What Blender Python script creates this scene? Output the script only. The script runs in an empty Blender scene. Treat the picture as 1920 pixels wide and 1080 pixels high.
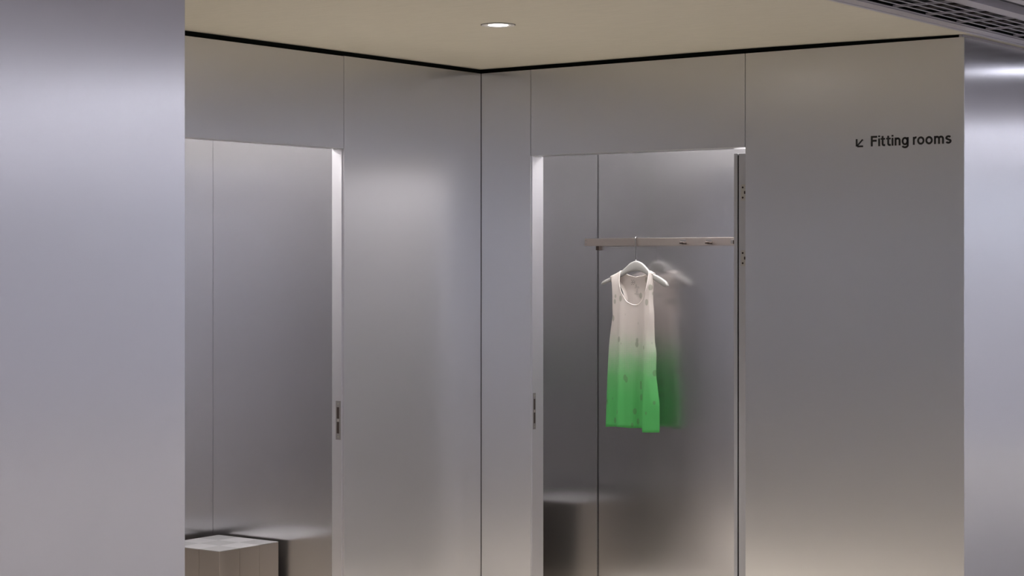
import bpy, bmesh, math, random
from mathutils import Vector, Matrix
random.seed(7)
scn = bpy.context.scene
COL = scn.collection

# ------------------------------------------------------------------ camera, world, exposure
cd = bpy.data.cameras.new('camera')
cam = bpy.data.objects.new('camera', cd)
COL.objects.link(cam)
cam.location = (5.4172, -7.1884, 1.65)
cam.rotation_euler = (math.pi / 2, 0, math.radians(36.1014))
cd.sensor_width = 36.0
cd.lens = 69.19
cd.shift_y = -45 / 1920
cd.clip_start = 0.05
cd.clip_end = 100
scn.camera = cam

w = bpy.data.worlds.new('world')
scn.world = w
w.use_nodes = True
w.node_tree.nodes['Background'].inputs[0].default_value = (0.55, 0.56, 0.66, 1)
w.node_tree.nodes['Background'].inputs[1].default_value = 0.25

scn.view_settings.view_transform = 'Standard'
scn.view_settings.look = 'None'
scn.view_settings.exposure = 0.13
scn.view_settings.gamma = 1.0
scn.view_settings.use_curve_mapping = False

# light levels, all in one place
COOL = (0.85, 0.86, 1.0)
COOLER = (0.80, 0.88, 1.0)
NEUT = (1.0, 0.97, 0.96)
L_HALL = 20.0          # hall panels, emission
L_WASH = 23.0         # wall wash lamps, W
L_ROOM = 26.0          # fitting room ceiling panel, W
L_DOWN = 114.0         # downlight over the corner, W


# ------------------------------------------------------------------ materials
def new_mat(name):
    m = bpy.data.materials.new(name)
    m.use_nodes = True
    nt = m.node_tree
    b = nt.nodes['Principled BSDF']
    return m, nt, b


def N(nt, typ, **kw):
    n = nt.nodes.new(typ)
    for k, v in kw.items():
        setattr(n, k, v)
    return n


def simple(name, col, rough=0.5, metal=0.0, spec=0.5):
    m, nt, b = new_mat(name)
    b.inputs['Base Color'].default_value = (*col, 1)
    b.inputs['Roughness'].default_value = rough
    b.inputs['Metallic'].default_value = metal
    b.inputs['Specular IOR Level'].default_value = spec
    return m


def alu(name, col, rough, var=0.03, scale=(60, 60, 1.0), colvar=0.02, aniso=0.0):
    """satin anodised sheet: faint brushed variation in roughness and tone"""
    m, nt, b = new_mat(name)
    geo = N(nt, 'ShaderNodeNewGeometry')
    mp = N(nt, 'ShaderNodeMapping')
    mp.inputs['Scale'].default_value = scale
    nt.links.new(geo.outputs['Position'], mp.inputs['Vector'])
    n1 = N(nt, 'ShaderNodeTexNoise')
    n1.inputs['Scale'].default_value = 3.0
    n1.inputs['Detail'].default_value = 4.0
    nt.links.new(mp.outputs[0], n1.inputs['Vector'])
    mr = N(nt, 'ShaderNodeMapRange')
    mr.inputs['To Min'].default_value = rough - var
    mr.inputs['To Max'].default_value = rough + var
    nt.links.new(n1.outputs['Fac'], mr.inputs['Value'])
    nt.links.new(mr.outputs[0], b.inputs['Roughness'])
    n2 = N(nt, 'ShaderNodeTexNoise')
    n2.inputs['Scale'].default_value = 1.3
    nt.links.new(geo.outputs['Position'], n2.inputs['Vector'])
    mx = N(nt, 'ShaderNodeMix', data_type='RGBA')
    mx.inputs[6].default_value = (*[c * (1 - colvar) for c in col], 1)
    mx.inputs[7].default_value = (*[min(1, c * (1 + colvar)) for c in col], 1)
    nt.links.new(n2.outputs['Fac'], mx.inputs[0])
    nt.links.new(mx.outputs[2], b.inputs['Base Color'])
    b.inputs['Metallic'].default_value = 1.0
    if aniso:
        # vertical brushing: reflections smear sideways
        cr = N(nt, 'ShaderNodeVectorMath', operation='CROSS_PRODUCT')
        nt.links.new(geo.outputs['Normal'], cr.inputs[0])
        cr.inputs[1].default_value = (0.0, 0.001, 1.0)
        nt.links.new(cr.outputs[0], b.inputs['Tangent'])
        b.inputs['Anisotropic'].default_value = aniso
    return m


M = {}
M['alu'] = alu('satin_aluminium', (0.68, 0.675, 0.68), 0.25, 0.01, aniso=0.85)
M['alu_niche'] = alu('satin_aluminium_niche', (0.70, 0.695, 0.70), 0.30, 0.01, aniso=0.70)
M['alu_room'] = alu('satin_aluminium_room', (0.66, 0.65, 0.66), 0.24, 0.01, aniso=0.85)
M['alu_jamb'] = alu('satin_aluminium_edge', (0.72, 0.71, 0.73), 0.34)
M['door'] = simple('pale_door_laminate', (0.44, 0.435, 0.455), 0.38, 0.45)
M['steel'] = simple('nickel_steel', (0.56, 0.49, 0.44), 0.30, 1.0)
M['plate'] = simple('strike_steel', (0.36, 0.34, 0.33), 0.38, 1.0)
M['hinge'] = simple('hinge_steel', (0.46, 0.43, 0.38), 0.40, 1.0)
M['dark'] = simple('black_gap', (0.006, 0.007, 0.006), 0.9, 0, 0.1)
M['darkmetal'] = simple('dark_bronze', (0.05, 0.035, 0.03), 0.4, 0.6)
M['ink'] = simple('black_vinyl', (0.006, 0.005, 0.005), 0.55)
M['white_lamp_ring'] = simple('white_painted_ring', (0.80, 0.78, 0.74), 0.4)
M['hanger'] = simple('warm_grey_plastic', (0.27, 0.262, 0.25), 0.45)
M['wire'] = simple('chromed_wire', (0.20, 0.19, 0.185), 0.3, 1.0)
M['grille'] = simple('lavender_grey_enamel', (0.50, 0.48, 0.53), 0.4, 0.2)
M['duct'] = simple('grey_duct_blade', (0.05, 0.05, 0.056), 0.5, 0.2)
M['duct_brown'] = simple('brown_duct_bracket', (0.025, 0.017, 0.017), 0.6)
M['hallwall'] = simple('hall_wall_paint', (0.66, 0.65, 0.68), 0.8)
M['hallceil'] = simple('hall_ceiling_paint', (0.60, 0.59, 0.68), 0.8)
M['core'] = simple('dark_core_board', (0.03, 0.028, 0.026), 0.8)


def emis(name, col, s):
    m, nt, b = new_mat(name)
    b.inputs['Base Color'].default_value = (0.8, 0.8, 0.8, 1)
    b.inputs['Emission Color'].default_value = (*col, 1)
    b.inputs['Emission Strength'].default_value = s
    return m


M['lamp'] = emis('lit_diffuser', NEUT, 14.0)
M['hall_lamp'] = emis('lit_hall_diffuser', COOL, L_HALL)
M['room_lamp'] = emis('lit_room_diffuser', NEUT, 6.0)


def ceiling_mat():
    m, nt, b = new_mat('cream_plaster')
    geo = N(nt, 'ShaderNodeNewGeometry')
    mp = N(nt, 'ShaderNodeMapping')
    mp.inputs['Rotation'].default_value = (0, 0, math.radians(-36))
    mp.inputs['Scale'].default_value = (3, 14, 3)
    nt.links.new(geo.outputs['Position'], mp.inputs['Vector'])
    n = N(nt, 'ShaderNodeTexNoise')
    n.inputs['Scale'].default_value = 2.5
    n.inputs['Detail'].default_value = 8
    n.inputs['Roughness'].default_value = 0.7
    nt.links.new(mp.outputs[0], n.inputs['Vector'])
    r = N(nt, 'ShaderNodeValToRGB')
    r.color_ramp.elements[0].position = 0.3
    r.color_ramp.elements[0].color = (0.68, 0.64, 0.53, 1)
    r.color_ramp.elements[1].position = 0.75
    r.color_ramp.elements[1].color = (0.74, 0.695, 0.58, 1)
    nt.links.new(n.outputs['Fac'], r.inputs[0])
    nt.links.new(r.outputs[0], b.inputs['Base Color'])
    b.inputs['Roughness'].default_value = 0.85
    bp = N(nt, 'ShaderNodeBump')
    bp.inputs['Strength'].default_value = 0.12
    bp.inputs['Distance'].default_value = 0.01
    nt.links.new(n.outputs['Fac'], bp.inputs['Height'])
    nt.links.new(bp.outputs[0], b.inputs['Normal'])
    return m


def floor_mat():
    m, nt, b = new_mat('warm_grey_concrete')
    geo = N(nt, 'ShaderNodeNewGeometry')
    n = N(nt, 'ShaderNodeTexNoise')
    n.inputs['Scale'].default_value = 1.6
    n.inputs['Detail'].default_value = 8
    nt.links.new(geo.outputs['Position'], n.inputs['Vector'])
    r = N(nt, 'ShaderNodeValToRGB')
    r.color_ramp.elements[0].color = (0.57, 0.52, 0.445, 1)
    r.color_ramp.elements[1].color = (0.67, 0.62, 0.535, 1)
    nt.links.new(n.outputs['Fac'], r.inputs[0])
    nt.links.new(r.outputs[0], b.inputs['Base Color'])
    b.inputs['Roughness'].default_value = 0.45
    return m


M['ceiling'] = ceiling_mat()
M['floor'] = floor_mat()


def tank_mat():
    """white jersey fading through a dotted halftone into green, with scattered leaf prints"""
    m, nt, b = new_mat('dip_dyed_jersey')
    geo = N(nt, 'ShaderNodeTexCoord')
    sep = N(nt, 'ShaderNodeSeparateXYZ')
    nt.links.new(geo.outputs['Object'], sep.inputs[0])

    def math_(op, a, b_=None, clamp=False):
        n = N(nt, 'ShaderNodeMath', operation=op)
        n.use_clamp = clamp
        for i, x in enumerate((a, b_)):
            if x is None:
                continue
            if isinstance(x, (int, float)):
                n.inputs[i].default_value = x
            else:
                nt.links.new(x, n.inputs[i])
        return n.outputs[0]

    z = sep.outputs['Z']
    # edge wobble of the dye
    nz = N(nt, 'ShaderNodeTexNoise')
    nz.inputs['Scale'].default_value = 14
    nt.links.new(geo.outputs['Object'], nz.inputs['Vector'])
    zz = math_('ADD', z, math_('MULTIPLY', math_('SUBTRACT', nz.outputs['Fac'], 0.5), 0.06))
    # halftone dots: hexagonal lattice via rotated sines
    p = 7.5e-3
    xs = math_('MULTIPLY', sep.outputs['X'], 2 * math.pi / p)
    zs = math_('MULTIPLY', z, 2 * math.pi / p * 0.85)
    dots = math_('MULTIPLY', math_('SINE', math_('ADD', xs, zs)), math_('SINE', math_('SUBTRACT', xs, zs)))
    dots = math_('ADD', math_('MULTIPLY', dots, 0.5), 0.5)            # 0..1
    fr = N(nt, 'ShaderNodeMapRange')                                  # amount of green by height
    fr.inputs['From Min'].default_value = 1.36
    fr.inputs['From Max'].default_value = 1.045
    fr.inputs['To Min'].default_value = 0.0
    fr.inputs['To Max'].default_value = 1.15
    nt.links.new(zz, fr.inputs['Value'])
    ng = N(nt, 'ShaderNodeTexNoise')
    ng.inputs['Scale'].default_value = 220
    nt.links.new(geo.outputs['Object'], ng.inputs['Vector'])
    th = math_('ADD', math_('MULTIPLY', dots, 0.8), math_('MULTIPLY', ng.outputs['Fac'], 0.25))
    dif = math_('SUBTRACT', fr.outputs[0], th)
    hard = math_('ADD', math_('MULTIPLY', dif, 5.0), 0.5, True)
    soft = N(nt, 'ShaderNodeMapRange', interpolation_type='SMOOTHSTEP')
    soft.inputs['From Min'].default_value = 1.40
    soft.inputs['From Max'].default_value = 0.97
    nt.links.new(zz, soft.inputs['Value'])
    fac = math_('ADD', math_('MULTIPLY', hard, 0.55), math_('MULTIPLY', soft.outputs[0], 0.45), True)
    mix = N(nt, 'ShaderNodeMix', data_type='RGBA')
    mix.inputs[6].default_value = (0.70, 0.645, 0.61, 1)
    mix.inputs[7].default_value = (0.14, 0.60, 0.18, 1)
    nt.links.new(fac, mix.inputs[0])
    # leaves
    mp = N(nt, 'ShaderNodeMapping')
    mp.inputs['Rotation'].default_value = (0, math.radians(35), 0)
    mp.inputs['Scale'].default_value = (1.0, 0.0, 0.55)
    nt.links.new(geo.outputs['Object'], mp.inputs['Vector'])
    vo = N(nt, 'ShaderNodeTexVoronoi', feature='F1')
    vo.inputs['Scale'].default_value = 29
    vo.inputs['Randomness'].default_value = 1.0
    nt.links.new(mp.outputs[0], vo.inputs['Vector'])
    leaf = N(nt, 'ShaderNodeMapRange')
    leaf.inputs['From Min'].default_value = 0.27
    leaf.inputs['From Max'].default_value = 0.22
    nt.links.new(vo.outputs['Distance'], leaf.inputs['Value'])
    sr = N(nt, 'ShaderNodeSeparateColor')
    nt.links.new(vo.outputs['Color'], sr.inputs[0])
    pick = math_('GREATER_THAN', sr.outputs[0], 0.25)
    lf = math_('MULTIPLY', math_('MULTIPLY', leaf.outputs[0], pick), 0.42)
    mx2 = N(nt, 'ShaderNodeMix', data_type='RGBA')
    nt.links.new(lf, mx2.inputs[0])
    nt.links.new(mix.outputs[2], mx2.inputs[6])
    mx2.inputs[7].default_value = (0.16, 0.20, 0.12, 1)
    nt.links.new(mx2.outputs[2], b.inputs['Base Color'])
    b.inputs['Roughness'].default_value = 0.85
    b.inputs['Specular IOR Level'].default_value = 0.2
    tr = N(nt, 'ShaderNodeBsdfTranslucent')
    nt.links.new(mx2.outputs[2], tr.inputs['Color'])
    ms = N(nt, 'ShaderNodeMixShader')
    ms.inputs[0].default_value = 0.35
    nt.links.new(b.outputs[0], ms.inputs[1])
    nt.links.new(tr.outputs[0], ms.inputs[2])
    nt.links.new(ms.outputs[0], nt.nodes['Material Output'].inputs['Surface'])
    return m


M['tank'] = tank_mat()
M['binding'] = simple('white_binding', (0.78, 0.71, 0.67), 0.8)
M['print'] = simple('grey_print', (0.36, 0.33, 0.32), 0.8)


# ------------------------------------------------------------------ mesh helpers
class MB:
    def __init__(s):
        s.bm = bmesh.new()

    def box(s, x0, x1, y0, y1, z0, z1, bev=0.0):
        vs = [s.bm.verts.new(c) for c in ((x0, y0, z0), (x1, y0, z0), (x1, y1, z0), (x0, y1, z0),
                                          (x0, y0, z1), (x1, y0, z1), (x1, y1, z1), (x0, y1, z1))]
        fs = [s.bm.faces.new([vs[i] for i in f]) for f in
              ((0, 3, 2, 1), (4, 5, 6, 7), (0, 1, 5, 4), (1, 2, 6, 5), (2, 3, 7, 6), (3, 0, 4, 7))]
        if bev:
            es = list({e for f in fs for e in f.edges})
            bmesh.ops.bevel(s.bm, geom=es, offset=bev, segments=2, profile=0.5, affect='EDGES')
        return s

    def prism(s, pts, axis, a, b):
        """polygon pts (2D) extruded along axis ('x','y','z') from a to b"""
        def mk(p, t):
            return {'x': (t, p[0], p[1]), 'y': (p[0], t, p[1]), 'z': (p[0], p[1], t)}[axis]
        A = [s.bm.verts.new(mk(p, a)) for p in pts]
        B = [s.bm.verts.new(mk(p, b)) for p in pts]
        s.bm.faces.new(A)
        s.bm.faces.new(B[::-1])
        n = len(pts)
        for i in range(n):
            s.bm.faces.new((A[i], B[i], B[(i + 1) % n], A[(i + 1) % n]))
        return s

    def cyl(s, c, r, h, axis='z', seg=32, r2=None, bev=0):
        rot = {'z': Matrix.Identity(4), 'x': Matrix.Rotation(math.pi / 2, 4, 'Y'),
               'y': Matrix.Rotation(-math.pi / 2, 4, 'X')}[axis]
        g = bmesh.ops.create_cone(s.bm, cap_ends=True, segments=seg, radius1=r, radius2=r if r2 is None else r2, depth=h,
                                  matrix=Matrix.Translation(c) @ rot)
        if bev:
            es = [e for e in s.bm.edges if e.verts[0] in g['verts'] and len(e.link_faces) == 2 and e.calc_face_angle(0) > 1.0]
            bmesh.ops.bevel(s.bm, geom=es, offset=bev, segments=2, affect='EDGES')
        return s

    def lathe(s, prof, c, seg=48):
        rings = []
        for r, z in prof:
            rings.append([s.bm.verts.new((c[0] + r * math.cos(2 * math.pi * i / seg),
                                          c[1] + r * math.sin(2 * math.pi * i / seg), c[2] + z)) for i in range(seg)])
        for a, b in zip(rings, rings[1:]):
            for i in range(seg):
                s.bm.faces.new((a[i], a[(i + 1) % seg], b[(i + 1) % seg], b[i]))
        return s

    def tube(s, pts, r, seg=12):
        pts = [Vector(p) for p in pts]
        rings = []
        up = Vector((1, 0, 0))
        for i, p in enumerate(pts):
            t = (pts[min(i + 1, len(pts) - 1)] - pts[max(i - 1, 0)]).normalized()
            a = (up - t * up.dot(t)).normalized()
            b = t.cross(a)
            rings.append([s.bm.verts.new(p + r * (math.cos(2 * math.pi * k / seg) * a + math.sin(2 * math.pi * k / seg) * b))
                          for k in range(seg)])
        for A, B in zip(rings, rings[1:]):
            for k in range(seg):
                s.bm.faces.new((A[k], A[(k + 1) % seg], B[(k + 1) % seg], B[k]))
        s.bm.faces.new(rings[0][::-1])
        s.bm.faces.new(rings[-1])
        return s

    def build(s, name, mat, parent=None, smooth=False):
        bmesh.ops.recalc_face_normals(s.bm, faces=s.bm.faces)
        me = bpy.data.meshes.new(name)
        if parent is not None:                       # geometry is written in world metres: shift to the parent's base
            s.bm.transform(Matrix.Translation(-worldloc(parent)))
        s.bm.to_mesh(me)
        s.bm.free()
        me.materials.append(M[mat] if isinstance(mat, str) else mat)
        o = bpy.data.objects.new(name, me)
        COL.objects.link(o)
        if parent is not None:
            o.parent = parent
        if smooth:
            for p in me.polygons:
                p.use_smooth = True
        return o


def worldloc(o):
    v = Vector(o.location)
    while o.parent is not None:
        o = o.parent
        v += Vector(o.location)
    return v


def empty(name, loc):
    o = bpy.data.objects.new(name, None)
    o.location = loc
    o.empty_display_size = 0.1
    COL.objects.link(o)
    return o


def tag(o, label=None, cat=None, group=None, kind=None):
    if label:
        o['label'] = label
    if cat:
        o['category'] = cat
    if group:
        o['group'] = group
    if kind:
        o['kind'] = kind
    return o


def struct(name, label, cat, loc=(0, 0, 0)):
    return tag(empty(name, loc), label, cat, kind='structure')


def structbox(name, label, cat, mat, *b, bev=0):
    return tag(MB().box(*b, bev=bev).build(name, mat), label, cat, kind='structure')


def copy_tree(o, off, parent=None):
    c = o.copy()
    COL.objects.link(c)
    if parent is not None:
        c.parent = parent
    else:
        c.location = Vector(o.location) + Vector(off)
    for ch in list(o.children):
        copy_tree(ch, off, c)
    return c


# ================================================================== SETTING
HT = 2.541            # cream ceiling
structbox('floor', 'warm grey concrete floor of the shop and fitting rooms', 'floor', 'floor', -1, 15.2, -13, 10, -0.1, 0)
mb = MB()
mb.prism([(-1, HT), (0.0, HT), (0.5, HT + 0.002), (1.10, HT + 0.0058), (1.40, HT + 0.0066), (1.75, HT + 0.0055), (2.3424, HT), (2.368, HT), (2.368, HT + 0.08), (-1, HT + 0.08)], 'y', -4.17, 1.0)
tag(mb.build('ceiling', 'ceiling'), 'cream plaster ceiling over the fitting room corner', 'ceiling', kind='structure')

# hall ceiling around the cream bay
mb = MB()
mb.box(3.25, 15.2, -13, 10, 2.56, 2.70)
mb.box(2.1, 3.25, 1.35, 10, 2.70, 2.76)
tag(mb.build('ceiling', 'hallceil'), 'grey lavender ceiling of the shop hall beyond the air slots', 'ceiling', kind='structure')
structbox('wall_back', 'pale painted wall of the shop hall behind the viewpoint', 'wall', 'hallwall', 2, 15.2, -13, -12.8, 0, 2.6)
structbox('wall_far_right', 'pale painted wall on the right side of the shop hall', 'wall', 'hallwall', 15, 15.2, -12.8, 9.8, 0, 2.6)
structbox('wall_far_end', 'pale painted wall at the far end of the shop hall', 'wall', 'hallwall', 2, 15.2, 9.8, 10, 0, 2.6)

# trim edge of the cream ceiling, running away along the slots
mb = MB()
mb.box(2.368, 2.384, -12.8, 9.0, HT - 0.002, 2.62, bev=0.0008)
tag(mb.build('trim_1', 'grille'), 'pale metal edge trim of the cream ceiling', 'trim', kind='structure')
structbox('trim_2', 'flat lavender grey strip between cream ceiling and air slot', 'trim', 'grille', 2.3845, 2.436, -12.8, 9.0, HT + 0.001, 2.62)
structbox('trim_3', 'flat lavender grey strip between the two air slots', 'trim', 'grille', 2.688, 2.742, -12.8, 9.0, HT + 0.001, 2.62)
structbox('trim_4', 'flat lavender grey strip beyond the dark ceiling groove', 'trim', 'grille', 2.83, 2.868, -12.8, 9.0, HT + 0.006, 2.62)
structbox('trim_5', 'dark recessed ceiling groove between the air slots', 'trim', 'duct', 2.7425, 2.8295, -12.8, 9.0, HT + 0.03, 2.62)

# ---- right wall (front face at y = 0)
TH = 0.095
G = 0.0012
wr = struct('wall_right', 'satin aluminium wall facing left with open doorway and lettering', 'wall', (1.17, 0, 0))


def panel_y(name, x0, x1, z0, zt0, zt1, parent, th=TH):
    mb = MB()
    mb.prism([(x0, z0), (x1, z0), (x1, zt1), (x0, zt0)], 'y', 0.0, th)
    o = mb.build(name, 'alu_niche', parent)
    bv = o.modifiers.new('bevel', 'BEVEL')
    bv.width = 0.0012
    bv.segments = 2
    return o


def ztop(x):
    return 2.5207 + 0.0092 * x / 2.3424


panel_y('pier_panel', 0.0015, 0.2788 - G, 0, ztop(0), ztop(0.2788), wr)
panel_y('header_panel', 0.2788 + G, 1.3755 - G, 2.1358, ztop(0.2788), ztop(1.3755), wr)
panel_y('wall_panel', 1.3755 + G, 2.3424, 0, ztop(1.3755), ztop(2.3424), wr, 0.003)
MB().box(1.3767, 1.4200, 0.0032, TH, 0, 2.51).build('jamb_post', 'alu_room', wr)
MB().box(0.2788 - 0.004, 0.2788 + 0.0, 0.004, TH - 0.002, 2.1358, 2.515).build('panel_joint', 'core', wr)
MB().box(1.3755 - 0.004 + 0.004, 1.3755 + 0.001, 0.004, TH - 0.002, 2.1358, 2.515).build('panel_joint', 'core', wr)

# outer face of the right block, going away
structbox('wall_outer', 'bright satin aluminium outer face of the right block, receding', 'wall', 'alu', 2.25, 2.3424, 0.0032, 9.0, 0, 2.5297, bev=0.0012)
# black shadow gap under the ceiling
mb = MB()
mb.box(-0.02, 2.315, 0.018, 0.03, 2.51, 2.60)
tag(mb.build('trim_6', 'dark'), 'black shadow gap between right wall and ceiling', 'trim', kind='structure')
mb = MB()
mb.box(-0.03, -0.018, -4.17, 0.03, 2.51, 2.60)
tag(mb.build('trim_7', 'dark'), 'black shadow gap between left wall and ceiling', 'trim', kind='structure')
structbox('trim_8', 'narrow grey strip above the outer face of the right block', 'trim', 'grille', 2.3155, 2.330, 0.012, 9.0, 2.529, 2.60)

# ---- left wall (front face at x = 0)
TL = 0.065
wl = struct('wall_left', 'satin aluminium wall facing right with open doorway', 'wall', (0, -1.2, 0))


def panel_x(name, y0, y1, z0, z1, parent, th=TL):
    o = MB().box(-th, 0.0, y0, y1, z0, z1).build(name, 'alu_niche', parent)
    bv = o.modifiers.new('bevel', 'BEVEL')
    bv.width = 0.0012
    bv.segments = 2
    return o


panel_x('pier_panel', -0.9524 + G, -0.0015, 0, 2.5205, wl)
panel_x('header_panel', -2.05, -0.9524 - G, 2.1325, 2.519, wl)
panel_x('wall_panel', -4.168, -2.05 - 2 * G, 0, 2.5185, wl)
MB().box(-TL + 0.004, -0.004, -0.9524 - 0.001, -0.9524 + 0.001, 2.1358, 2.515).build('panel_joint', 'core', wl)
MB().box(-TL + 0.002, -0.010, -0.9562, -0.9516, 0, 2.130).build('jamb_liner', 'alu_jamb', wl)
# right doorway jamb liner
MB().box(0.2778, 0.2822, 0.008, TH - 0.002, 0, 2.133).build('jamb_liner', 'alu_jamb', wr)
# dark backing in the corner joint
MB().box(-0.03, 0.0, 0.0, 0.015, 0, 2.515).build('corner_joint', 'dark', wl)


def strike(parent, f, z0, z1, a0, a1, facing):
    """strike plate with two slots and two screws; f(a, d, z) -> world point, a across the jamb, d out of it"""
    def bx(mb, aa0, aa1, d0, d1, zz0, zz1):
        p, q = f(aa0, d0, zz0), f(aa1, d1, zz1)
        mb.box(min(p[0], q[0]), max(p[0], q[0]), min(p[1], q[1]), max(p[1], q[1]), zz0, zz1)
    mb = MB()
    bx(mb, a0, a1, 0, 0.0012, z0, z1)
    pl = tag(mb.build('strike_plate', 'plate', parent), 'dark steel strike plate')
    w_ = a1 - a0
    zm = (z0 + z1) / 2
    for s in (-1, 1):
        mb = MB()
        c = zm + s * 0.031
        bx(mb, a0 + 0.28 * w_, a1 - 0.22 * w_, 0.0012, 0.0016, c - 0.024, c + 0.024)
        mb.build('slot', 'darkmetal', pl)
        mb = MB()
        p = f((a0 + a1) / 2, 0.0015, zm + s * 0.069)
        mb.cyl(p, 0.0042, 0.0012, axis=facing, seg=20)
        mb.build('screw', 'hinge', pl, smooth=False)
    mb = MB()
    p = f((a0 + a1) / 2, 0.0018, zm)
    mb.cyl(p, 0.004, 0.0014, axis=facing, seg=20)
    mb.build('stud', 'steel', pl)


strike(wr, lambda a, d, z: (0.2822 + d, a, z), 0.907, 1.070, 0.0125, 0.0330, 'x')
strike(wl, lambda a, d, z: (-a, -0.9562 - d, z), 0.9140, 1.0765, 0.0150, 0.0415, 'y')

# ---- left fitting room shell
structbox('wall_room_side', 'satin aluminium side wall inside the left fitting room', 'wall', 'alu_room', -0.8386, -TL - 0.001, -0.875, -0.85, 0, 2.5)
structbox('wall_room_end', 'narrow satin aluminium end wall inside the left fitting room', 'wall', 'alu_room', -0.865, -0.8396, -2.2, -0.85, 0, 2.5)
structbox('wall_room_near', 'satin aluminium near side wall of the left fitting room', 'wall', 'alu_room', -0.8395, -TL - 0.001, -2.2, -2.175, 0, 2.5)
structbox('ceiling', 'pale ceiling inside the left fitting room', 'ceiling', 'hallwall', -0.87, -0.0655, -2.2, -0.85, 2.5, 2.53)
# ---- right fitting room shell
RB = 0.84
wb = struct('wall_room_back', 'dark satin aluminium back wall inside the right fitting room', 'wall', (0.4, RB, 0))
MB().box(-0.62, 0.0825 - 0.0052, RB, RB + 0.02, 0, 2.5, bev=0.001).build('wall_panel', 'alu_room', wb)
MB().box(0.0825 + 0.0052, 1.45, RB, RB + 0.02, 0, 2.5, bev=0.001).build('wall_panel', 'alu_room', wb)
MB().box(0.0825 - 0.0012, 0.0825 + 0.0012, RB + 0.001, RB + 0.012, 0, 2.5).build('joint_strip', 'alu_room', wb)
MB().box(0.07, 0.097, RB + 0.013, RB + 0.022, 0, 2.5).build('joint_backing', 'dark', wb)
structbox('wall_room_left', 'satin aluminium left side wall of the right fitting room', 'wall', 'alu_room', -0.64, -0.621, TH + 0.002, RB, 0, 2.5)
structbox('wall_room_right', 'satin aluminium right side wall of the right fitting room', 'wall', 'alu_room', 1.451, 1.47, TH + 0.002, RB, 0, 2.5)
structbox('wall_room_front', 'inner lining of the right fitting room beside the doorway', 'wall', 'alu_room', -0.62, -0.001, 0.060, TH, 0, 2.5)
structbox('ceiling', 'pale ceiling inside the right fitting room', 'ceiling', 'hallwall', -0.64, 1.47, TH + 0.001, RB + 0.03, 2.5, 2.53)

# ---- foreground block on the left edge of the view
fb = structbox('wall_foreground', 'bright satin aluminium wall panel nearest the viewpoint, filling left edge', 'wall', 'alu', -0.065, 2.3424, -12.8, -4.17, 0, 2.5305, bev=0.0015)

# ---- folding door of the right room, folded open against the right side
dr = struct('door_1', 'folded aluminium door seen edge on at the right of the doorway', 'door', (1.31, 0.1, 0))
MB().box(1.2909, 1.372, 0.1, 0.84, 0.01, 2.1165, bev=0.001).build('door_leaf', 'door', dr)
MB().box(1.2704, 1.2858, 0.1, 0.84, 0.01, 2.1172, bev=0.001).build('door_leaf', 'door', dr)
MB().box(1.2858, 1.2909, 0.108, 0.83, 0.012, 2.110).build('fold_gap', 'dark', dr)
for (za, zb) in ((1.9178, 1.9857), (1.641, 1.7086), (0.13, 0.20)):
    h = MB().box(1.3005, 1.3230, 0.0982, 0.1, za, zb).build('hinge', 'hinge', dr)
    for s in (-1, 1):
        MB().cyl((1.3085, 0.0979, (za + zb) / 2 + s * 0.0215), 0.0042, 0.0010, 'y', 20).build('screw', 'darkmetal', h)
    MB().cyl((1.3172, 0.0970, (za + zb) / 2), 0.0030, 0.012, 'z', 16).build('knuckle', 'darkmetal', h)

dr.rotation_euler = (0, 0, math.radians(17))

# ================================================================== CEILING AIR SLOTS
def air_slot(x0, x1, y0, y1, label):
    r = tag(empty('air_slot_grille', ((x0 + x1) / 2, y0, 2.545)), label, 'air vent', 'slot grilles in the shop ceiling')
    zb = HT + 0.002
    hs = MB()
    hs.box(x0 - 0.001, x1 + 0.001, y0, y1, 2.66, 2.67)
    hs.box(x0 - 0.001, x0 + 0.001, y0, y1, zb + 0.006, 2.66)
    hs.box(x1 - 0.001, x1 + 0.001, y0, y1, zb + 0.006, 2.66)
    hs.build('housing', 'dark', r)
    n = 6
    step = (x1 - x0 - 0.022) / (n - 1)
    for i in range(n):
        x = x0 + 0.013 + i * step
        MB().box(x - 0.0026, x + 0.0026, y0, y1, zb, zb + 0.003, bev=0.0006).build('slat', 'grille', r)
    ys = []
    y = -5.784
    while y < y1:
        if y > y0:
            ys.append(y)
        y += 0.2735
    for y in ys:
        MB().box(x0 + 0.010, x1 - 0.008, y - 0.0012, y + 0.0012, zb + 0.001, zb + 0.010).build('spacer', 'grille', r)
        MB().box(x0 + 0.006, x1 - 0.006, y - 0.085, y - 0.012, zb + 0.020, zb + 0.032).build('bracket', 'duct_brown', r)
    # deflector blades over the outer bays; the middle stays open and black
    for xa, xb in ((x0 + 0.014, x0 + 0.075), (x0 + 0.150, x0 + 0.225)):
        mb = MB()
        mb.prism([(xa, zb + 0.036), (xb, zb + 0.050), (xb, zb + 0.053), (xa, zb + 0.039)], 'y', y0, y1)
        mb.build('deflector', 'duct', r)
    mb = MB()
    mb.cyl(((x0 + x1) / 2, (y0 + y1) / 2, zb + 0.055), 0.014, y1 - y0, 'y', 24)
    mb.build('roller', 'duct', r, smooth=True)
    return r


air_slot(2.437, 2.687, -6.0, 5.0, 'long linear air slot grille in the ceiling beside the cream area')
air_slot(2.869, 3.119, -6.0, 5.0, 'second linear air slot grille at the top right corner, beyond the dark groove')
structbox('trim_9', 'flat lavender grey strip beyond the second air slot', 'trim', 'grille', 3.12, 3.25, -12.8, 9.0, HT + 0.001, 2.62)

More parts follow.
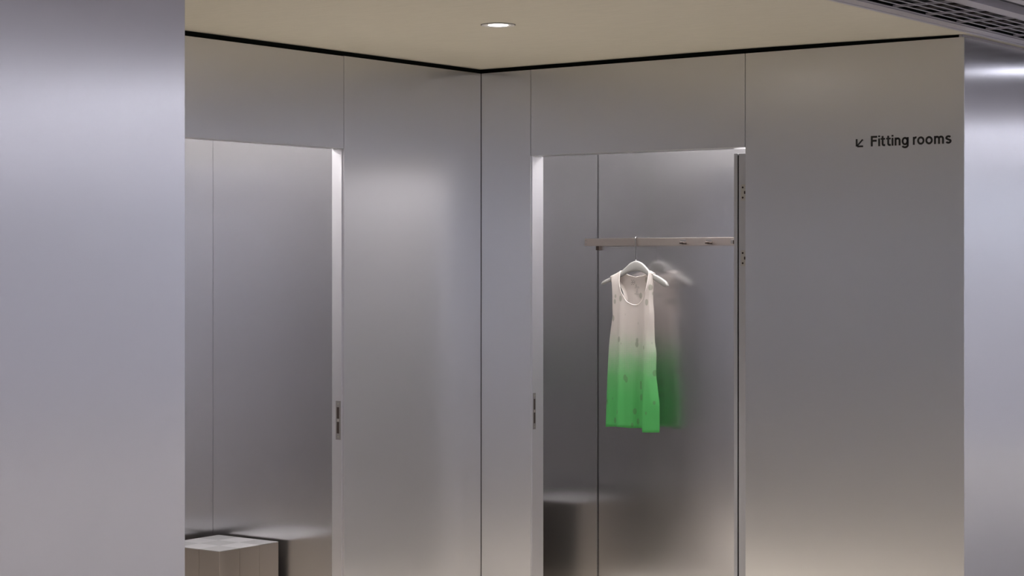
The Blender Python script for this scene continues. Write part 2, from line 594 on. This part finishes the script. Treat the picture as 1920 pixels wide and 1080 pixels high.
# ================================================================== LAMPS
def area(name, loc, sx, sy, power, col, parent, spread=None, rot=(0, 0, 0)):
    l = bpy.data.lights.new(name, 'AREA')
    l.shape = 'RECTANGLE'
    l.size, l.size_y = sx, sy
    l.energy = power
    l.color = col
    if spread:
        l.spread = spread
    o = bpy.data.objects.new(name, l)
    COL.objects.link(o)
    o.parent = parent
    o.location = Vector(loc) - worldloc(parent)
    o.rotation_euler = rot
    return o


# recessed downlight in the cream ceiling
cx, cy = 1.0317, -1.2629
HL_ = HT + 0.0052
dl = tag(empty('recessed_downlight', (cx, cy, HL_)), 'round recessed downlight glowing white in the cream ceiling', 'ceiling light')
MB().lathe([(0.0625, 0.0), (0.0620, -0.0035), (0.058, -0.0045), (0.046, -0.003), (0.040, 0.0), (0.038, -0.0012)], (cx, cy, HL_)).build('trim_ring', 'white_lamp_ring', dl, smooth=True)
MB().cyl((cx, cy, HL_ - 0.0018), 0.0370, 0.001, 'z', 48).build('lens', 'lamp', dl)
MB().lathe([(0.0655, -0.0003), (0.0625, -0.0003), (0.0625, -0.0009), (0.0655, -0.0009), (0.0655, -0.0003)], (cx, cy, HL_)).build('shadow_gap', 'dark', dl)
sp = bpy.data.lights.new('beam', 'SPOT')
sp.energy = L_DOWN
sp.spot_size = math.radians(95)
sp.spot_blend = 1.0
sp.shadow_soft_size = 0.035
sp.color = (1.0, 0.93, 0.86)
so = bpy.data.objects.new('beam', sp)
COL.objects.link(so)
so.parent = dl
so.location = (0, 0, -0.01)

for px_, py_, lb in ((1.0317, -3.0, 'added downlight in the cream ceiling, out of view, brightening the niche'),):  # unseen extra downlight, added to lift the niche floor and ceiling
    d2 = copy_tree(dl, (px_ - cx, py_ - cy, 0))
    d2['label'] = lb
    d2['group'] = dl['group'] = 'downlights in the cream ceiling'

# fitting room ceiling panels
def room_lamp(x0, x1, y0, y1, label, power):
    r = tag(empty('ceiling_light_panel', ((x0 + x1) / 2, (y0 + y1) / 2, 2.5)), label, 'ceiling light', 'light panels over the fitting rooms')
    MB().box(x0 - 0.02, x1 + 0.02, y0 - 0.02, y1 + 0.02, 2.488, 2.4995, bev=0.002).build('frame', 'white_lamp_ring', r)
    MB().box(x0, x1, y0, y1, 2.486, 2.4878).build('diffuser', 'room_lamp', r)
    area('panel_light', ((x0 + x1) / 2, (y0 + y1) / 2, 2.480), x1 - x0, y1 - y0, power, NEUT, r, spread=math.radians(150))
    return r


room_lamp(0.0, 1.2, 0.44, 0.81, 'light panel on the ceiling inside the right fitting room', L_ROOM)
room_lamp(-0.72, -0.42, -2.05, -1.0, 'light panel on the ceiling inside the left fitting room', L_ROOM)

# hall ceiling lamps
def hall_lamp(x, y, sx, sy, label):
    r = tag(empty('ceiling_light_panel', (x, y, 2.56)), label, 'ceiling light', 'hall ceiling lights')
    MB().box(x - sx / 2 - 0.02, x + sx / 2 + 0.02, y - sy / 2 - 0.02, y + sy / 2 + 0.02, 2.545, 2.5595, bev=0.003).build('frame', 'white_lamp_ring', r)
    MB().box(x - sx / 2, x + sx / 2, y - sy / 2, y + sy / 2, 2.5435, 2.5448).build('diffuser', 'hall_lamp', r)
    return r


for x in (7.0, 10.0, 13.0):
    for y in (-10.6, -7.0, -3.4, 0.2, 3.8, 7.6):
        hall_lamp(x, y, 1.2, 0.3, 'added light panel on the shop hall ceiling, brightening the outer face')
for y in (5.4, 8.0):  # added pair, brightens the hall that the outer face reflects
    hall_lamp(4.6, y, 1.0, 0.24, 'added light panel on the shop hall ceiling, brightening the outer face')
dh = copy_tree(dl, (2.786 - cx, 1.50 - cy, HT + 0.002 - HL_))
dh['label'] = 'small downlight in the dark ceiling groove, right of the fitting rooms'
for ch in dh.children:
    if ch.name.startswith('lens'):
        ch.data = ch.data.copy()
        ch.data.materials[0] = emis('lit_spot_lens', COOL, 90.0)
    if ch.type == 'LIGHT':
        ch.data = ch.data.copy()
        ch.data.energy = 40
        ch.data.color = COOL

# wall wash along the far hall wall
def wash(x, y, sx, sy, rot, label, power=L_WASH):
    r = tag(empty('wall_wash_light', (x, y, 2.56)), label, 'ceiling light', 'wall wash lights')
    MB().box(x - sx / 2, x + sx / 2, y - sy / 2, y + sy / 2, 2.52, 2.5595, bev=0.004).build('housing', 'white_lamp_ring', r)
    area('wash_light', (x, y, 2.515), max(sx, sy) - 0.05, min(sx, sy) * 0.8, power, COOLER, r, rot=rot)


for x, wd in ((4.2, 'nearest the fitting rooms'), (7.4, 'second from the fitting rooms'), (10.6, 'third from the fitting rooms'), (13.4, 'in the far right corner')):
    wash(x, 9.2, 3.0, 0.08, (math.radians(20), 0, 0), 'slim wall wash light on the far end wall, ' + wd)
for x, wd in ((4.2, 'nearest the foreground block'), (7.4, 'second from the foreground block'), (10.6, 'third from the foreground block'), (13.4, 'in the far corner')):  # added row, brightens the hall wall that the niche walls reflect
    wash(x, -12.1, 3.0, 0.08, (math.radians(-35), 0, 0), 'added wall wash light behind the viewpoint, brightening the niche, ' + wd, 45.0)

# ================================================================== STOOLS
def make_stool(x0, y0, s, label):
    h = 0.45
    r = tag(empty('cube_stool', (x0 + s / 2, y0 + s / 2, 0)), label, 'stool', 'square metal stools in the fitting rooms')
    MB().box(x0 + 0.003, x0 + s - 0.003, y0 + 0.003, y0 + s - 0.003, 0.0, h - 0.003).build('core', 'core', r)
    c = s / 3
    g = 0.0006
    for i in range(3):
        for j in range(3):
            mt = 'tile_dull' if (i + j) % 2 == 0 else 'tile_bright'  # tile tone stands in for the sheen of alternating brushing
            MB().box(x0 + i * c + g, x0 + (i + 1) * c - g, y0 + j * c + g, y0 + (j + 1) * c - g, h - 0.003, h, bev=0.0005).build('top_tile', mt, r)
    for i in range(3):
        a, b = i * c + g, (i + 1) * c - g
        MB().box(x0 + a, x0 + b, y0, y0 + 0.003, 0.004, h - 0.0035, bev=0.0006).build('side_panel', 'tile_side', r)
        MB().box(x0 + a, x0 + b, y0 + s - 0.003, y0 + s, 0.004, h - 0.0035, bev=0.0006).build('side_panel', 'tile_side', r)
        MB().box(x0, x0 + 0.003, y0 + a, y0 + b, 0.004, h - 0.0035, bev=0.0006).build('side_panel', 'tile_side', r)
        MB().box(x0 + s - 0.003, x0 + s, y0 + a, y0 + b, 0.004, h - 0.0035, bev=0.0006).build('side_panel', 'tile_side', r)
    return r


M['tile_dull'] = alu('stool_tile_dull', (0.52, 0.515, 0.51), 0.42, 0.02)
M['tile_bright'] = alu('stool_tile_bright', (0.66, 0.65, 0.65), 0.42, 0.02)
M['tile_side'] = alu('stool_side', (0.40, 0.36, 0.32), 0.33, 0.02)  # floor reflection on the sides put into a darker, browner base colour
make_stool(-0.772, -1.268, 0.360, 'square metal stool with checked top in the left fitting room')
make_stool(-0.497, 0.325, 0.360, 'square metal stool hidden left in the right fitting room, seen only reflected')

# ================================================================== RAIL
rl = tag(empty('hanging_rail', (0.484, RB, 1.755)), 'flat brushed steel rail across the back wall of the right fitting room', 'clothes rail')
MB().box(0.068, 0.9006, 0.745, 0.757, 1.7370, 1.7730, bev=0.0008).build('bar', 'steel', rl)
for x in (0.092, 0.862):
    o = MB().box(x - 0.006, x + 0.006, 0.7575, 0.822, 1.744, 1.766, bev=0.001).build('bracket', 'darkmetal', rl)
    MB().box(x - 0.009, x + 0.009, 0.822, RB - 0.0005, 1.717 if x < 0.5 else 1.742, 1.768, bev=0.001).build('wall_foot', 'darkmetal', o)
for z in (1.7640, 1.7465):
    MB().cyl((0.0765, 0.7448, z), 0.0027, 0.0012, 'y', 16).build('screw', 'plate', rl)
MB().box(0.8815, 0.8965, 0.7435, 0.745, 1.7435, 1.7625, bev=0.0004).build('end_plate', 'plate', rl)
MB().box(0.8965, 0.9035, 0.738, 0.750, 1.7425, 1.7600, bev=0.001).build('end_stop', 'darkmetal', rl)
for x in (0.627, 0.7655):
    pg = MB().box(x - 0.016, x + 0.014, 0.7435, 0.745, 1.7455, 1.7645, bev=0.0004).build('peg_plate', 'plate', rl)
    pg2 = MB().box(x - 0.006, x + 0.014, 0.716, 0.7435, 1.7440, 1.7540, bev=0.003).build('peg', 'darkmetal', rl)
    MB().cyl((x + 0.012, 0.730, 1.7470), 0.0055, 0.030, 'y', 20, bev=0.001).build('peg_tip', 'darkmetal', pg2)


# ================================================================== HANGER
def lerp_curve(pts, t):
    """pts sorted list of (key, val); smooth monotone interpolation"""
    if t <= pts[0][0]:
        return pts[0][1]
    if t >= pts[-1][0]:
        return pts[-1][1]
    for i in range(len(pts) - 1):
        (a, va), (b, vb) = pts[i], pts[i + 1]
        if a <= t <= b:
            def slope(j):
                if j <= 0 or j >= len(pts) - 1:
                    k0, k1 = max(j - 1, 0), min(j + 1, len(pts) - 1)
                    return (pts[k1][1] - pts[k0][1]) / (pts[k1][0] - pts[k0][0])
                d0 = (pts[j][1] - pts[j - 1][1]) / (pts[j][0] - pts[j - 1][0])
                d1 = (pts[j + 1][1] - pts[j][1]) / (pts[j + 1][0] - pts[j][0])
                return 0 if d0 * d1 <= 0 else 2 * d0 * d1 / (d0 + d1)
            h = b - a
            s = (t - a) / h
            m0, m1 = slope(i) * h, slope(i + 1) * h
            return ((2 * s ** 3 - 3 * s ** 2 + 1) * va + (s ** 3 - 2 * s ** 2 + s) * m0 + (-2 * s ** 3 + 3 * s ** 2) * vb + (s ** 3 - s ** 2) * m1)


HU = [(0.1737, 1.5520), (0.178, 1.5625), (0.1890, 1.5700), (0.232, 1.5885), (0.2778, 1.6091), (0.3142, 1.6372), (0.3414, 1.6576), (0.3685, 1.6653),
      (0.3956, 1.6576), (0.4225, 1.6373), (0.4493, 1.6115), (0.4968, 1.5905), (0.5323, 1.5695), (0.541, 1.5600), (0.5450, 1.5500)]
HL = [(0.1737, 1.5500), (0.2382, 1.5705), (0.2869, 1.5887), (0.3293, 1.6105), (0.3685, 1.6170), (0.4076, 1.6094), (0.4434, 1.5887),
      (0.4968, 1.5592), (0.5293, 1.5418), (0.5380, 1.5400), (0.5450, 1.5460)]
HV = 0.740
hg = tag(empty('clothes_hanger', (0.3665, HV, 1.6653)), 'warm grey hanger hooked over the rail, carrying the tank top', 'hanger')
mb = MB()
nseg = 72
sect = []
for i in range(nseg + 1):
    x = 0.1737 + (0.5450 - 0.1737) * i / nseg
    zu, zl = lerp_curve(HU, x), lerp_curve(HL, x)
    if zu < zl + 0.002:
        zu = zl + 0.002
    k = abs(x - 0.3685) / 0.19
    th = 0.0065 + 0.004 * min(1, k)                       # shoulders thicker
    zm = (zu + zl) / 2
    hh = (zu - zl) / 2
    ring = []
    for a in range(16):
        t = 2 * math.pi * a / 16
        ct, st = math.cos(t), math.sin(t)
        ex = 0.45
        ring.append(mb.bm.verts.new((x, HV + th * math.copysign(abs(ct) ** ex, ct), zm + hh * math.copysign(abs(st) ** ex, st))))
    sect.append(ring)
for A, B in zip(sect, sect[1:]):
    for k in range(16):
        mb.bm.faces.new((A[k], A[(k + 1) % 16], B[(k + 1) % 16], B[k]))
mb.bm.faces.new(sect[0])
mb.bm.faces.new(sect[-1][::-1])
mb.build('shoulder_arm', 'hanger', hg, smooth=True)
pts = [(0.3665, 0.740, 1.662), (0.3665, 0.740, 1.70), (0.3665, 0.7395, 1.725), (0.3660, 0.7385, 1.740), (0.3650, 0.7385, 1.755), (0.3640, 0.739, 1.766)]
for k in range(1, 12):
    t = math.pi * (1 - k / 11)
    pts.append((0.3640 - 0.0006 * k, 0.7515 + 0.0125 * math.cos(t), 1.7675 + 0.0115 * math.sin(t)))
pts += [(0.357, 0.764, 1.758), (0.357, 0.763, 1.750)]
MB().tube(pts, 0.0019).build('hook', 'wire', hg, smooth=True)
MB().cyl((0.3665, 0.740, 1.6665), 0.0045, 0.006, 'z', 20, r2=0.003).build('hook_collar', 'wire', hg, smooth=True)

# ================================================================== TANK TOP
OL = [(0.861, 0.1952), (1.0129, 0.2005), (1.2495, 0.2130), (1.3679, 0.2290), (1.4142, 0.2351), (1.4834, 0.2351), (1.5551, 0.2320), (1.5884, 0.2285), (1.62, 0.2285)]
OR = [(0.8586, 0.4985), (0.9745, 0.4985), (1.0574, 0.4893), (1.1378, 0.4804), (1.2262, 0.4815), (1.2814, 0.4733), (1.4177, 0.4690), (1.4858, 0.4635), (1.5566, 0.4673), (1.597, 0.4680), (1.62, 0.468)]
UC = 0.374
NL = [(1.4500, UC), (1.4546, UC), (1.4552, 0.366), (1.4568, 0.358), (1.4602, 0.349), (1.4718, 0.3258), (1.4971, 0.3077), (1.5276, 0.2925), (1.5581, 0.2850), (1.6066, 0.2850), (1.62, 0.285)]
NR = [(1.4500, UC), (1.4546, UC), (1.4552, 0.381), (1.4568, 0.388), (1.4602, 0.394), (1.4676, 0.402), (1.4906, 0.4189), (1.5236, 0.4338), (1.559, 0.4425), (1.6045, 0.4470), (1.62, 0.447)]
BOL = [(0.861, 0.1952), (1.0129, 0.2005), (1.2495, 0.2130), (1.3679, 0.2290), (1.4100, 0.2480), (1.4324, 0.2780), (1.4550, 0.2960), (1.4736, 0.3016), (1.5068, 0.2956), (1.5399, 0.2804), (1.5603, 0.2620), (1.5935, 0.2290), (1.62, 0.2285)]
BOR = [(0.8586, 0.4985), (0.9745, 0.4985), (1.0574, 0.4893), (1.1378, 0.4804), (1.2262, 0.4815), (1.2814, 0.4733), (1.3900, 0.468), (1.4324, 0.4500), (1.4736, 0.4420), (1.5399, 0.4560), (1.5803, 0.4675), (1.62, 0.468)]
BNL = [(1.5820, 0.354), (1.5850, 0.340), (1.5900, 0.318), (1.5963, 0.3000), (1.6040, 0.2880), (1.62, 0.2850)]
BNR = [(1.5820, 0.354), (1.5850, 0.372), (1.5880, 0.395), (1.5929, 0.4142), (1.6010, 0.4350), (1.62, 0.447)]
ZN = 1.6080            # nominal strap top
ZS = 1.545             # from here the straps bend up to the hanger


def hz(x):
    return lerp_curve(HU, x) + 0.0022


def warp(x, z):
    if z <= ZS:
        return z
    xc = min(x, 0.285) if x < 0.36 else max(x, 0.447)
    return ZS + (z - ZS) * (hz(xc) - ZS) / (ZN - ZS)


def fold(x, z, front):
    """cloth relief in metres towards the viewer"""
    k = max(0.0, min(1.0, (1.50 - z) / 0.62))
    if front:
        x1 = 0.283 + 0.010 * (1 - k)
        x2 = 0.430 + 0.012 * (1 - k) * 0.3
        f = 0.0
        d = x - x1
        f += (0.016 * k + 0.003) * (math.exp(-(d / 0.024) ** 2) if d > 0 else math.exp(-(d / 0.010) ** 2))
        d = x - x2
        f += (0.022 * k + 0.004) * (math.exp(-(d / 0.040) ** 2) if d > 0 else math.exp(-(d / 0.010) ** 2))
        f -= 0.012 * k * math.exp(-((x - 0.393 + 0.012 * k) / 0.018) ** 2)
        f -= 0.007 * k * math.exp(-((x - 0.240) / 0.022) ** 2)
        f += 0.006 * k * math.exp(-((x - 0.335) / 0.025) ** 2)
        return f
    return 0.010 * k * math.sin((x - 0.2) * 42) + 0.004 * k * math.sin((x - 0.2) * 95 + z * 6)


def grid_half(bm, zs, outer, inner, ncol, vbase, sign, front, top_v, edge_v=HV, bulge=1.0):
    """sheet between two edge curves; the outer edge sits on the side seam"""
    rows = []
    for z in zs:
        o_, i_ = lerp_curve(outer, z), lerp_curve(inner, z)
        row = []
        for c in range(ncol + 1):
            t = c / ncol
            te = t if z > 1.0e9 else t
            x = o_ + (i_ - o_) * te
            q = max(0.0, min(1.0, (z - 1.30) / 0.14))
            ew = 0.035 - 0.023 * q * q * (3 - 2 * q)
            e = min(1.0, abs(x - lerp_curve(OL if front else BOL, z)) / ew, abs(x - lerp_curve(OR if front else BOR, z)) / ew)
            e = math.sin(e * math.pi / 2)
            k = max(0.0, min(1.0, (z - ZS) / (ZN - ZS)))
            v = edge_v + (vbase - edge_v) * e
            v -= fold(x, z, front) * sign * (1 - k) * (0.35 + 0.65 * e)
            v = v * (1 - k * k) + top_v * k * k
            zz = warp(x, z)
            # hem hangs a little lower towards the right front fold
            if front:
                hk = max(0.0, min(1.0, (1.0 - z) / 0.14))
                zz += hk * (0.006 if x < 0.428 else -0.013)
            row.append(bm.verts.new((x, v, zz)))
        rows.append(row)
    for a, b in zip(rows, rows[1:]):
        for c in range(ncol):
            bm.faces.new((a[c], a[c + 1], b[c + 1], b[c]))
    return rows


def zrows(hem):
    zs = []
    z = hem
    while z < 1.44:
        zs.append(z)
        z += 0.0125
    zs += [1.4400, 1.4450, 1.4500, 1.4530, 1.4546, 1.4549, 1.4552, 1.4558, 1.4568, 1.4580, 1.4602, 1.4630]
    z = 1.466
    while z < ZN - 1e-6:
        zs.append(z)
        z += 0.004
    zs.append(ZN)
    return zs


tt = tag(empty('tank_top', (0.35, HV, 1.66)), 'sleeveless tank top fading from white to green, hung on the hanger', 'tank top')
tt.location = (0, 0, 0)
zs = zrows(0.866)
mb = MB()
bm = mb.bm
fl = grid_half(bm, zs, OL, NL, 40, 0.722, 1, True, HV - 0.0125)
fr_ = grid_half(bm, zs, OR, NR, 40, 0.722, 1, True, HV - 0.0125)
bmesh.ops.remove_doubles(bm, verts=bm.verts, dist=0.0004)
fpart = mb.build('front_panel', 'tank', tt, smooth=True)
mb = MB()
bm = mb.bm
BL = [(z, x) for z, x in BNL]
bl = grid_half(bm, zs, BOL, BL, 40, 0.757, -1, False, HV + 0.0125)
br = grid_half(bm, zs, BOR, BNR, 40, 0.757, -1, False, HV + 0.0125)
bmesh.ops.remove_doubles(bm, verts=bm.verts, dist=0.0004)
bpart = mb.build('back_panel', 'tank', tt, smooth=True)
# shoulder bridges over the hanger
for outer, inner in ((0.2285, 0.2850), (0.468, 0.447)):
    mb = MB()
    rows = []
    for a in range(9):
        t = math.pi * a / 8
        row = []
        for c in range(9):
            x = outer + (inner - outer) * c / 8
            row.append(mb.bm.verts.new((x, HV - 0.0125 * math.cos(t), hz(x) + 0.0030 * math.sin(t))))
        rows.append(row)
    for A, B in zip(rows, rows[1:]):
        for c in range(8):
            mb.bm.faces.new((A[c], A[c + 1], B[c + 1], B[c]))
    mb.build('shoulder_strap', 'tank', tt, smooth=True)
for o in (fpart, bpart):
    so_ = o.modifiers.new('thick', 'SOLIDIFY')
    so_.thickness = 0.0011
    so_.offset = 0


def edge_tube(verts_co, name, r=0.0014):
    MB().tube(verts_co, r, 8).build(name, 'binding', tt, smooth=True)


def front_pt(x, z):
    k = max(0.0, min(1.0, (z - ZS) / (ZN - ZS)))
    v = 0.722 - fold(x, z, True) * (1 - k)
    v = v * (1 - k * k) + (HV - 0.0125) * k * k
    return (x, v - 0.0005, warp(x, z))


def back_pt(x, z):
    k = max(0.0, min(1.0, (z - ZS) / (ZN - ZS)))
    v = 0.757 * (1 - k * k) + (HV + 0.0125) * k * k
    return (x, v - 0.0008, warp(x, z))


zz_ = [1.4547 + (ZN - 1.4547) * (i / 40) ** 2.4 for i in range(41)]
edge_tube([front_pt(lerp_curve(NL, z), z) for z in zz_[::-1]] + [front_pt(lerp_curve(NR, z), z) for z in zz_[1:]], 'neck_binding', 0.0013)
zz_ = [1.5822 + (ZN - 1.5822) * (i / 30) ** 1.6 for i in range(31)]
edge_tube([back_pt(lerp_curve(BNL, z), z) for z in zz_[::-1]] + [back_pt(lerp_curve(BNR, z), z) for z in zz_[1:]], 'back_neck_binding', 0.0020)

# small prints inside the back of the neck
mb = MB()
yv = 0.7545
def bit(x0, x1, z0, z1):
    mb.box(x0, x1, yv - 0.0012, yv - 0.0008, z0, z1)
for i in range(4):
    for j in range(5):
        if (i + j) % 2 == 0 or j == 2:
            bit(0.3320 + i * 0.0055, 0.3365 + i * 0.0055, 0 + 1.5505 + j * 0.0050, 1.5545 + j * 0.0050)
for k, (wd, z) in enumerate(((0.020, 1.5400), (0.026, 1.5345), (0.008, 1.5290), (0.007, 1.5240), (0.007, 1.5190), (0.012, 1.5140), (0.030, 1.5060))):
    x = 0.3650 - wd / 2
    while x < 0.3650 + wd / 2:
        bit(x, x + 0.0030, z, z + 0.0026)
        x += 0.0044
mb.build('neck_print', 'print', tt)

# ================================================================== WALL LETTERING
sg = tag(empty('wall_lettering', (2.12, -0.001, 2.119)), 'black lettering reading Fitting rooms with a down-left arrow on the right wall', 'sign')
X0, Z0, CAP = 1.9476, 2.1188, 0.0417
SW = 0.188


def arc(cx, cy, rx, ry, a0, a1, n=20):
    return [(cx + rx * math.cos(math.radians(a0 + (a1 - a0) * i / n)), cy + ry * math.sin(math.radians(a0 + (a1 - a0) * i / n))) for i in range(n + 1)]


def stroke(mb, pts, w=SW, closed=False):
    """flat band of width w along pts (cap-height units) on the wall"""
    n = len(pts)
    P = [Vector(p) for p in pts]
    L, R = [], []
    for i in range(n):
        if closed:
            d = P[(i + 1) % n] - P[i - 1]
            m = 1.0
        else:
            d0 = (P[i] - P[i - 1]) if i > 0 else (P[1] - P[0])
            d1 = (P[i + 1] - P[i]) if i < n - 1 else (P[-1] - P[-2])
            d0, d1 = d0.normalized(), d1.normalized()
            d = d0 + d1
            m = 1 / max(0.5, d.length / 2)
        d = d.normalized()
        nn = Vector((-d.y, d.x)) * w / 2 * m
        L.append(P[i] + nn)
        R.append(P[i] - nn)
    def v3(p, y):
        return mb.bm.verts.new((X0 + p.x * CAP, y, Z0 + p.y * CAP))
    fl_, fr2 = [v3(p, -0.0012) for p in L], [v3(p, -0.0012) for p in R]
    bl_, br2 = [v3(p, -0.0002) for p in L], [v3(p, -0.0002) for p in R]
    rng = range(n if closed else n - 1)
    for i in rng:
        j = (i + 1) % n
        mb.bm.faces.new((fl_[i], fl_[j], fr2[j], fr2[i]))
        mb.bm.faces.new((bl_[i], br2[i], br2[j], bl_[j]))
        mb.bm.faces.new((fl_[i], bl_[i], bl_[j], fl_[j]))
        mb.bm.faces.new((fr2[i], fr2[j], br2[j], br2[i]))
    if not closed:
        mb.bm.faces.new((fl_[0], fr2[0], br2[0], bl_[0]))
        mb.bm.faces.new((fl_[-1], bl_[-1], br2[-1], fr2[-1]))


def glyph(strokes, name='letter'):
    mb = MB()
    for s in strokes:
        if s[0] == 'o':
            stroke(mb, arc(*s[1:5], 0, 360, 36)[:-1], SW, True)
        elif s[0] == 'w':
            stroke(mb, s[2], s[1])
        else:
            stroke(mb, s)
    return mb.build(name, 'ink', sg)


h = SW / 2
XH = 0.755
# F
glyph([[(h, 0), (h, 1.0)], [(h * 1.9, 1 - h), (0.655, 1 - h)], [(h * 1.9, 0.535), (0.60, 0.535)]])
# i
def gi(x):
    glyph([[(x, 0), (x, XH - 0.01)], ('w', 0.185, [(x, 0.86), (x, 1.02)])])
gi(0.86)
def gt(x):
    st = [(x, 0.96), (x, 0.22)] + [(x + 0.14 + 0.14 * math.cos(math.radians(a)), 0.22 + 0.14 * math.sin(math.radians(a))) for a in range(190, 271, 16)] + [(x + 0.26, 0.078)]
    glyph([st, ('w', 0.155, [(x - 0.20, 0.685), (x - h * 1.02, 0.685)]), ('w', 0.155, [(x + h * 1.02, 0.685), (x + 0.25, 0.685)])])
gt(1.22)
gt(1.80)
gi(2.245)
def gn(x, wd, name='letter'):
    r = (wd - SW) / 2
    top = XH + 0.01 - h
    glyph([[(x + h, 0), (x + h, XH)], arc(x + h + r, top - r * 0.92, r, r * 0.92, 165, 0, 16) + [(x + h + 2 * r, 0)]])
gn(2.465, 0.60)
# g
gc, gr = 3.525, 0.245
glyph([('o', gc, XH / 2 + 0.01, gr, XH / 2 - h + 0.015),
       [(gc + gr + 0.035, XH), (gc + gr + 0.035, 0.02)] + arc(gc + 0.005, 0.0, gr + 0.03, 0.195, 0, -160, 18)])
# r
glyph([[(4.33 + h, 0), (4.33 + h, XH)], arc(4.33 + h + 0.23, XH - 0.29, 0.22, 0.225, 165, 78, 10)])
# o o
glyph([('o', 5.135, XH / 2, 0.275, XH / 2 - h + 0.012)])
glyph([('o', 5.965, XH / 2, 0.275, XH / 2 - h + 0.012)])
# m
x = 6.47
r = 0.2
glyph([[(x + h, 0), (x + h, XH)],
       arc(x + h + r, XH + 0.01 - h - r, r, r, 165, 0, 16) + [(x + h + 2 * r, 0)],
       arc(x + h + 3 * r, XH + 0.01 - h - r, r, r, 165, 0, 16) + [(x + h + 4 * r, 0)]])
# s
sc_ = 7.90
glyph([arc(sc_, 0.525, 0.205, 0.155, 28, 215, 16)[:-2] + [(sc_ - 0.10, 0.425), (sc_ + 0.09, 0.345)] + arc(sc_, 0.235, 0.215, 0.160, 38, -155, 16)[1:]])
# arrow
glyph([('w', 0.17, [(-1.50, 0.76), (-1.50, 0.05)]), ('w', 0.17, [(-1.43, 0.05), (-0.82, 0.05)]), ('w', 0.14, [(-0.86, 0.70), (-1.46, 0.08)])], 'arrow')
